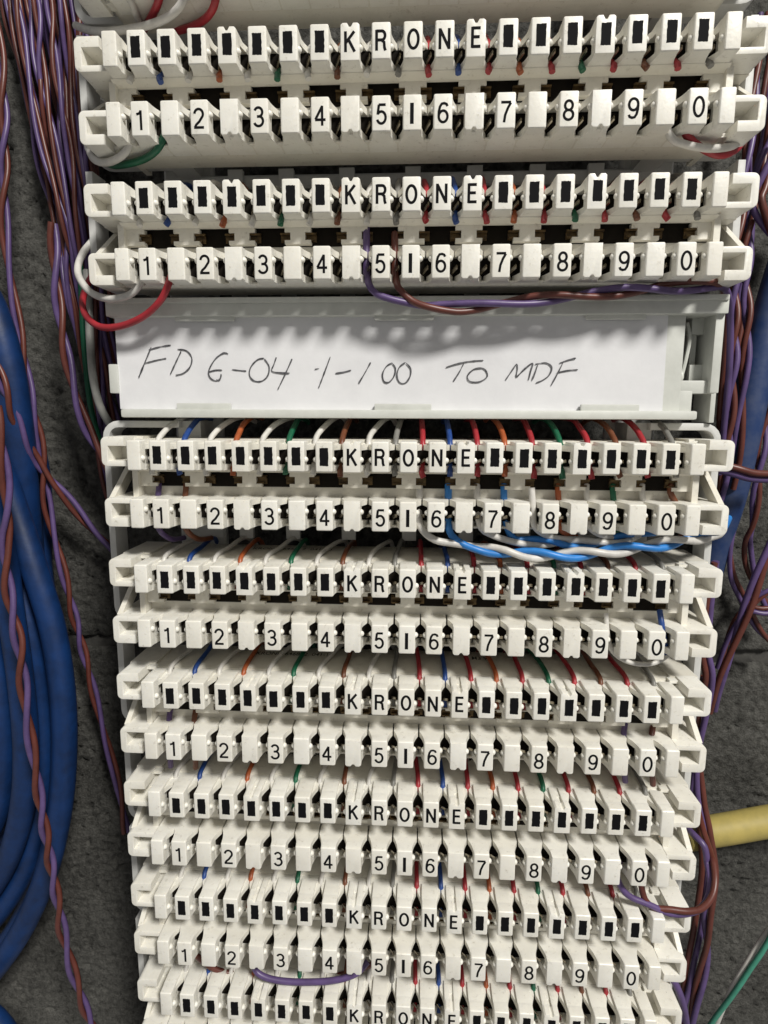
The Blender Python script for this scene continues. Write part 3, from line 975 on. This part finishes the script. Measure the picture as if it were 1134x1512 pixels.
BLUE = 'blue network cables at the lower left'
for pts, r, lb in (
        (((-70, 380, 26), (-20, 440, 26), (10, 530, 26), (28, 640, 28), (36, 730, 31), (46, 830, 36.5), (60, 930, 39)), 3.5, 'thick blue cable entering from the left edge beside the paper label'),
        (((-60, 560, 28), (-12, 660, 26), (26, 765, 25), (54, 850, 24), (78, 930, 24), (92, 1020, 24), (95, 1110, 25), (88, 1200, 26), (68, 1290, 27), (34, 1370, 28), (-10, 1435, 29), (-60, 1490, 30)), 3.1, 'outermost blue cable bowing furthest towards the terminal blocks'),
        (((-70, 640, 27), (-10, 750, 28), (26, 850, 28), (46, 940, 27), (60, 1030, 28), (64, 1120, 28), (58, 1200, 29), (38, 1280, 30), (0, 1345, 31), (-50, 1400, 31)), 3.0, 'blue cable just inside the outermost one of the curve'),
        (((-30, 700, 22), (2, 800, 21), (16, 900, 20), (30, 1000, 20), (38, 1090, 21), (36, 1170, 22), (22, 1240, 24), (-5, 1300, 26), (-50, 1360, 28)), 3.0, 'middle blue cable of the curve, behind the bright violet and brown pair'),
        (((-44, 840, 25), (-14, 950, 24), (2, 1050, 23), (4, 1130, 24), (-8, 1210, 25), (-50, 1280, 26)), 3.0, 'second innermost blue cable along the left edge'),
        (((-50, 930, 30), (-26, 1010, 30), (-14, 1100, 30), (-22, 1180, 30), (-60, 1240, 30)), 3.0, 'innermost blue cable bending along the left edge'),
        (((-30, 470, 40), (22, 580, 40), (56, 700, 39), (60, 840, 39), (76, 940, 39), (84, 1040, 39), (84, 1130, 39), (76, 1220, 39), (54, 1310, 39), (10, 1390, 39), (-50, 1440, 39)), 3.0, 'dark blue cable lying against the wall behind the other blue cables'),
        (((-40, 1220, 34), (6, 1230, 34), (40, 1190, 34), (62, 1150, 33), (70, 1080, 33)), 2.9, 'short stretch of blue cable crossing behind the curve of blue cables'),
        (((-50, 1480, 20), (-10, 1508, 20), (14, 1540, 20)), 3.4, 'blue cable just showing in the bottom left corner')):
    wire('network_cable', P(*pts), r, 'cable_blue', lb, 'cable', BLUE, step=2, seg=18)

# ---- right of the blocks
RB = 'jumper pairs hanging at the right of the blocks'
RL = 'violet and brown pair in the bundle right of the upper blocks'
for i, (pts, per) in enumerate((
        (((1128, 20, 30), (1118, 110, 29), (1106, 200, 27), (1097, 280, 26), (1088, 360, 25), (1084, 440, 24), (1084, 520, 24), (1079, 600, 25), (1072, 680, 27), (1056, 780, 30)), 28),
        (((1138, 60, 34), (1130, 150, 33), (1118, 240, 32), (1108, 320, 30), (1102, 410, 28), (1104, 480, 27), (1098, 560, 27), (1090, 640, 28), (1080, 720, 31)), 32),
        (((1150, 130, 30), (1136, 200, 30), (1120, 260, 30), (1106, 340, 33), (1094, 430, 34), (1088, 520, 34), (1082, 600, 34), (1074, 700, 35)), 26),
        (((1110, 200, 37), (1100, 300, 37), (1090, 400, 37), (1076, 500, 36), (1068, 600, 36), (1060, 700, 36), (1048, 800, 36), (1040, 880, 36)), 30))):
    twist('jumper_pair', P(*pts), .66, VB, RL, per, group=RB, phase=i * 1.3 + .5)
twist('jumper_pair', P((1150, 200, 26), (1128, 270, 26), (1118, 300, 26), (1140, 350, 28), (1165, 380, 30)), .75, VB, 'violet and brown pair bending out of frame beside the second block', 60, group=RB, phase=1)
twist('jumper_pair', P((1060, 690, 24), (1086, 696, 23), (1112, 703, 23), (1150, 704, 24)), .78, VB, 'violet and brown pair running sideways to the right edge below the label', 120, group=RB, phase=1.6)
twist('jumper_pair', P((1140, 560, 34), (1128, 640, 33), (1118, 710, 33), (1112, 770, 35), (1104, 800, 37), (1108, 840, 38), (1124, 880, 38), (1150, 920, 38)), .66, VB, 'violet and brown pair snaking along the wall near the right edge', 26, group=RB, phase=.9)
twist('jumper_pair', P((1150, 770, 30), (1128, 830, 30), (1106, 890, 31), (1084, 950, 32), (1066, 1000, 34), (1052, 1050, 37)), .78, VB, 'thick violet and brown pair slanting down the wall from the right edge', 140, group=RB, phase=1.4)
twist('jumper_pair', P((1160, 860, 36), (1134, 874, 36), (1112, 890, 37), (1090, 920, 38), (1076, 950, 39)), .55, VB, 'thin violet and brown pair curving in from the right edge by the mortar joint', 50, group=RB, phase=.3)
twist('jumper_pair', P((1150, 900, 33), (1126, 902, 33), (1104, 900, 34), (1086, 918, 35), (1072, 950, 37), (1062, 985, 39)), .6, VB, 'violet and brown pair crossing behind the thick slanting pair near the right edge', 60, group=RB, phase=4)
twist('jumper_pair', P((1090, 690, 36), (1086, 740, 35), (1078, 800, 35), (1082, 850, 36), (1098, 885, 36), (1120, 930, 37), (1150, 960, 38)), .6, VB, 'violet and brown pair crossing over to the right edge just above the mortar joint', 44, group=RB, phase=2.6)
for pts, lb, ph in ((((1056, 830, 26), (1046, 900, 27), (1040, 960, 28), (1046, 1000, 28), (1038, 1050, 30), (1030, 1110, 31), (1034, 1180, 30), (1044, 1230, 28), (1052, 1290, 27), (1044, 1350, 28), (1042, 1410, 30), (1026, 1480, 31), (1018, 1540, 32)), 'long brown and violet pair behind the right ends of the lower blocks', .2),
                    (((1040, 1000, 33), (1030, 1060, 33), (1024, 1130, 33), (1030, 1210, 33), (1040, 1280, 33), (1032, 1360, 33), (1016, 1440, 33), (1000, 1540, 34)), 'second brown and violet pair deeper behind the lower right ends', 2.2)):
    twist('jumper_pair', P(*pts), .78, ('rust', 'violet'), lb, 90, group=RB, phase=ph)
wire('violet_wire', P((985, 1435, 9), (999, 1456, 9), (1010, 1488, 10), (1016, 1530, 12)), .8, 'violet', 'violet wire beside the right end of the lowest block')
twist('jumper_pair', P((1160, 1340, 26), (1128, 1392, 27), (1096, 1440, 28), (1066, 1490, 30), (1040, 1540, 32)), .66, ('mint', 'white'), 'green and white pair slanting across the lower right corner', 150, phase=1.2)
wire('network_cable', P((1190, 300, 34), (1150, 420, 33), (1118, 540, 32), (1098, 640, 32), (1078, 730, 34), (1056, 800, 37), (1040, 860, 39)), 3.7, 'cable_navy', 'dusty navy cable hanging right of the paper label', 'cable', step=2, seg=18)
wire('network_cable', P((1240, 1196, 35), (1134, 1213, 36), (1060, 1226, 36.5), (980, 1238, 37), (900, 1248, 37)), 4.0, 'cable_yellow', 'pale yellow cable running off to the right edge', 'cable', step=2, seg=20)
wire('green_wire', P((1036, 660, 21), (1044, 690, 20), (1048, 720, 20), (1046, 760, 22)), .7, 'green', 'green wire behind the right end of the block below the label')
wire('white_wire', P((1030, 665, 20), (1038, 692, 18), (1046, 715, 18), (1044, 745, 20)), .8, 'white', 'white wire behind the right end of the block below the label')
